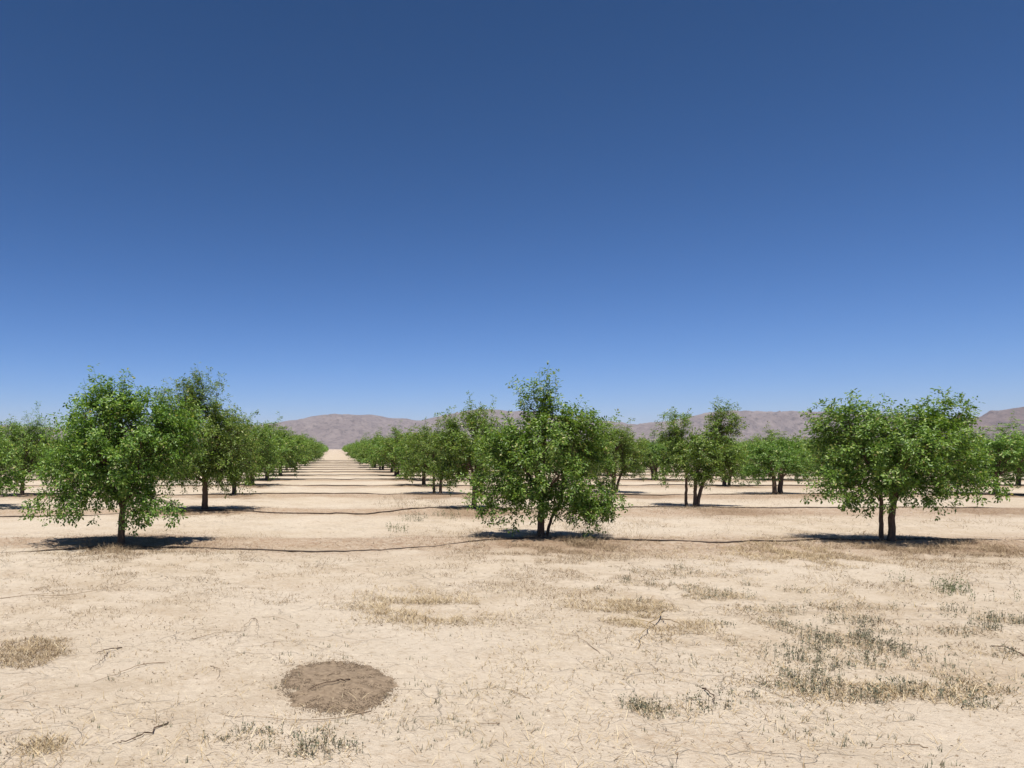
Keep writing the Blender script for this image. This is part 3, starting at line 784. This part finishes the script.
for kd, nm, lab in (('straw', 'dry_grass', 'pale loose straw thinly grown over the bare soil'), ('brush', 'dead_grass', 'thin brown dead grass without clear edges on the soil')):
    mb = MB()
    for q, (px, py, w, h, n, kind, tall) in enumerate(LOOSE):
        if kind != kd: continue
        rng = np.random.default_rng(700 + q)
        p = scatter_in(px, py, w, h, n, rng); n = len(p)
        blades(mb, on_ground(p, -0.004), rng.uniform(0.04, 0.16, n) * tall, rng.uniform(0.0014, 0.0034, n), rng.uniform(0.95, 1.75, n), rng)
    tag(link(nm, mb.mesh(nm, M_STRAW if kd == 'straw' else M_BRUSH)), lab, kind='stuff')

# dark gritty mound with a stick on it
mx, my = MOUND
rng = np.random.default_rng(44)
nr, na = 26, 96
ang = np.arange(na) * 2 * math.pi / na
edge = 1 + 0.10 * (fbm(np.cos(ang) * 3 + 5, np.sin(ang) * 3 + 5, 4, 3) - 0.5) * 2 + 0.05 * rng.normal(size=na)
notch = 1 - 0.20 * np.exp(-((ang - R(200)) / 0.10) ** 2) + 0.08 * np.exp(-((ang - R(2)) / 0.14) ** 2)
rr = np.linspace(0, 1, nr)[1:]
Rx, Ry = 0.395, 0.585
gxm = mx + Rx * rr[:, None] * np.cos(ang) * edge * notch; gym = my + Ry * rr[:, None] * np.sin(ang) * edge * notch
prof = 0.030 * (1 - rr[:, None] ** 1.4) + 0.022 * (fbm(gxm * 16, gym * 16, 4, 9) - 0.4) * (1 - rr[:, None] ** 6)
gzm = gh(gxm, gym) + prof - 0.008 * rr[:, None] ** 8
v = np.concatenate([[[mx, my, float(gh(mx, my)) + 0.032]], np.stack([gxm, gym, gzm], -1).reshape(-1, 3)])
mb = MB()
j = np.arange(na); k = (j + 1) % na
f3 = np.stack([np.zeros(na, int), 1 + j, 1 + k], -1)
ii = 1 + np.arange(nr - 2)[:, None] * na
f4 = np.stack([ii + j, ii + na + j, ii + na + k, ii + k], -1).reshape(-1, 4)
mb.add(v, f3, f4)
# loose grains spilling off the rim
ng = 8000
a = rng.uniform(0, 6.283, ng); r_ = np.where(rng.random(ng) < 0.8, np.sqrt(rng.uniform(0.0, 1.1, ng)), 0.82 + rng.exponential(0.13, ng))
gp = np.column_stack([mx + Rx * r_ * np.cos(a), my + Ry * r_ * np.sin(a)])
inside = r_ < 0.95
gz = gh(gp[:, 0], gp[:, 1]) + np.where(inside, 0.030 * (1 - np.minimum(r_, 1) ** 1.4) + 0.002, 0)
s = rng.uniform(0.002, 0.005, ng)
oct_ = np.array([[1, 0, 0], [-1, 0, 0], [0, 1, 0], [0, -1, 0], [0, 0, 1], [0, 0, -1]], float)
of = np.array([[0, 2, 4], [2, 1, 4], [1, 3, 4], [3, 0, 4], [2, 0, 5], [1, 2, 5], [3, 1, 5], [0, 3, 5]])
def pebbles(mb, p3, s, rng):
    n = len(p3)
    v = p3[:, None, :] + oct_[None] * s[:, None, None] * rng.uniform(0.6, 1.3, (n, 6, 1)) * np.array([1, 1, 0.7])
    mb.add(v.reshape(-1, 3), (np.arange(n)[:, None, None] * 6 + of[None]).reshape(-1, 3))
pebbles(mb, np.column_stack([gp, gz]), s, rng)
tag(link('soil_mound', mb.mesh('soil_mound', M_MOUND)), 'round dark brown gritty ant mound on pale soil', 'mound')

def stick(pxs, rad, label, lift=0.0, fork=None, mat=None, cat='stick', raise_=0.0):
    mb = MB()
    rng = np.random.default_rng(int(sum(p[0] * 7 + p[1] * 13 for p in pxs)) % 99991)
    def one(pl, r0):
        q = np.array([P(*p) for p in pl])
        t = np.linspace(0, 1, 14); tt = np.linspace(0, 1, len(q))
        xy = np.column_stack([np.interp(t, tt, q[:, 0]), np.interp(t, tt, q[:, 1])])
        k = np.array([.25, .5, .25])
        for _ in range(3):
            for c in range(2): xy[1:-1, c] = np.convolve(xy[:, c], k, 'valid')
        xy[1:-1] += rng.normal(0, 0.010, (12, 2))
        z = np.abs(np.sin(t * math.pi)) * lift + r0 * 0.7 + raise_
        mb.tube(np.column_stack([xy, gh(xy[:, 0], xy[:, 1]) + z]), np.linspace(r0, r0 * 0.4, 14) * 0.8, 6)
    one(pxs, rad)
    for f in (fork or []): one(f, rad * 0.65)
    return tag(link('stick', mb.mesh('stick', mat or M_STICK)), label, cat, 'dead sticks lying on the bare ground')
stick([(350, 687), (335, 691), (308, 698)], 0.006, 'dark stick lying on the dark gritty mound', 0.02, raise_=0.03, mat=M_BARK)
stick([(372, 713), (345, 721), (305, 730), (262, 724), (225, 722)], 0.004, 'thin curved twig just below the dark gritty mound', 0.01)
stick([(165, 664), (140, 668), (118, 675), (93, 681)], 0.0045, 'long straight twig right of the left edge straw patch', 0.015)
stick([(122, 646), (106, 652), (96, 653)], 0.006, 'short forked dark stick near the left edge straw patch', 0.02, [[(108, 652), (103, 662), (90, 668)]], M_BARK)
stick([(210, 667), (219, 673), (217, 684)], 0.004, 'small hooked twig left of the dark gritty mound', 0.01)
stick([(255, 617), (250, 624), (240, 632)], 0.004, 'thin branching twig on bare soil above the mound', 0.03, [[(256, 618), (259, 630), (254, 638)], [(262, 616), (285, 622), (300, 628)]])
stick([(168, 726), (150, 735), (128, 746), (112, 748)], 0.006, 'brown stick in the lower left foreground', 0.01, None, M_BARK)
stick([(664, 610), (655, 625), (645, 632), (638, 650)], 0.009, 'bleached forked branch lying on the straw patch', 0.06, [[(655, 625), (640, 626), (612, 620)], [(660, 618), (675, 628), (690, 634)]], M_STRAW)
stick([(702, 690), (712, 698), (716, 705)], 0.006, 'dark crooked twig beside the tiny weed sprig', 0.02, None, M_BARK)
stick([(1024, 656), (1008, 650), (990, 647)], 0.008, 'brown stick at the right edge below the weed clump', 0.02, None, M_BARK)
stick([(928, 746), (900, 744), (868, 745)], 0.004, 'pale twig on bare soil in the lower right foreground', 0.01)
stick([(500, 725), (492, 730), (478, 726)], 0.004, 'small twig on bare soil in the lower middle foreground', 0.01)
stick([(0, 600), (30, 597), (60, 600), (110, 590), (132, 582)], 0.005, 'long thin twig in front of the left tree', 0.02)
stick([(190, 640), (215, 637), (240, 632)], 0.0035, 'faint pale twig on bare soil left of the branching twig', 0.01)
stick([(530, 700), (500, 690), (470, 693)], 0.0035, 'pale hair-thin twig between the mound and the thin weed line', 0.01)
stick([(600, 655), (580, 640), (560, 636)], 0.004, 'thin twig left of the forked branch patch', 0.01)

# ------------------------------------------------------------------ fine scatter on the soil
rng = np.random.default_rng(91)
def region(n, d0, d1, xpad=0.4):
    """random ground positions, evenly spread in the picture"""
    py = VY + H * F / d0 + (H * F / d1 - H * F / d0) * rng.random(n)
    d = H * F / (py - VY); px = rng.uniform(-60, 1090, n)
    return np.column_stack([(px - VX) * d / F, d])

# dead leaf flecks and straw bits
q = region(34000, 3.4, 30)
k = (q[:, 1] - ROW0 + 0.35 + DROW / 2) % DROW - DROW / 2
dens = 0.10 + 1.1 * np.exp(-(k / 0.8) ** 2) * (q[:, 1] > 10) + np.clip(fbm(q[:, 0] * 0.9, q[:, 1] * 0.9, 4, 61) - 0.5, 0, 1) * 3.2
q = q[rng.random(len(q)) < dens]
n = len(q)
mb = MB()
L = rng.uniform(0.008, 0.034, (n, 1)) * np.clip(q[:, 1:2] / 9, 0.55, 1.2)
th = rng.uniform(0, 6.283, n)
leaflets(mb, on_ground(q, 0.004), np.column_stack([np.cos(th), np.sin(th), rng.uniform(-0.02, 0.25, n)]), norm(rng.normal(0, 0.25, (n, 3)) + np.array([0, 0, 1])), L, L * rng.uniform(0.1, 0.3, (n, 1)), rng)
tag(link('leaf_litter', mb.mesh('leaf_litter', M_LITTER)), 'dead leaf flecks strewn over the dry soil', kind='stuff')

q = region(13000, 3.4, 22)
dens = 0.06 + np.clip(fbm(q[:, 0] * 0.7, q[:, 1] * 0.7, 4, 15) - 0.48, 0, 1) * 3.5
q = q[rng.random(len(q)) < dens]; n = len(q)
mb = MB()
blades(mb, on_ground(q, 0.002), rng.uniform(0.04, 0.16, n), rng.uniform(0.0010, 0.0022, n), rng.uniform(1.1, 1.7, n), rng)
tag(link('straw_litter', mb.mesh('straw_litter', M_STRAW)), 'loose straw stems lying thinly on the soil', kind='stuff')

q = region(2600, 3.3, 12)
nz = fbm(q[:, 0] * 1.1, q[:, 1] * 1.1, 4, 35)
q = q[rng.random(len(q)) < 0.05 + np.clip(nz - 0.5, 0, 1) * 4 * np.clip((q[:, 0] + 1.5) / 3, 0.25, 1)]; n = len(q)
mb = MB()
for c in range(6):
    qq = q + rng.normal(0, 0.012, q.shape)
    blades(mb, on_ground(qq, -0.003), rng.uniform(0.012, 0.045, n), rng.uniform(0.0015, 0.0035, n), rng.uniform(0.1, 0.9, n), rng)
tag(link('seedling_weeds', mb.mesh('seedling_weeds', M_WEED)), 'tiny weed sprouts dotted over the bare foreground', kind='stuff')

q = region(2600, 3.3, 12); n = len(q)
mb = MB(); s = rng.uniform(0.003, 0.010, n) * rng.uniform(0.5, 1.3, n)
pebbles(mb, on_ground(q, 0.001), s, rng)
tag(link('pebbles', mb.mesh('pebbles', M_PEBBLE, False)), 'small pebbles and clods scattered on the soil', kind='stuff')

# ------------------------------------------------------------------ thin desert haze
def haze(density):
    x0, x1, y0, y1, z0, z1 = -GY - 150, GY + 150, -1650, GY + 150, -2.6, 372
    v = [(x, y, z) for z in (z0, z1) for y in (y0, y1) for x in (x0, x1)]
    f = np.array([[0, 2, 3, 1], [4, 5, 7, 6], [0, 1, 5, 4], [2, 6, 7, 3], [0, 4, 6, 2], [1, 3, 7, 5]])
    m = bpy.data.materials.new('haze'); m.use_nodes = True
    nt = m.node_tree; nt.nodes.clear()
    out = nt.nodes.new('ShaderNodeOutputMaterial'); vol = nt.nodes.new('ShaderNodeVolumePrincipled')
    vol.inputs['Color'].default_value = (0.78, 0.83, 1.0, 1); vol.inputs['Density'].default_value = density
    vol.inputs['Anisotropy'].default_value = 0.0
    nt.links.new(vol.outputs[0], out.inputs['Volume'])
    tag(link('haze', mesh_from('haze', v, [f], m, False)), 'thin bluish haze in the air before the hills', kind='stuff')
haze(0.00006)
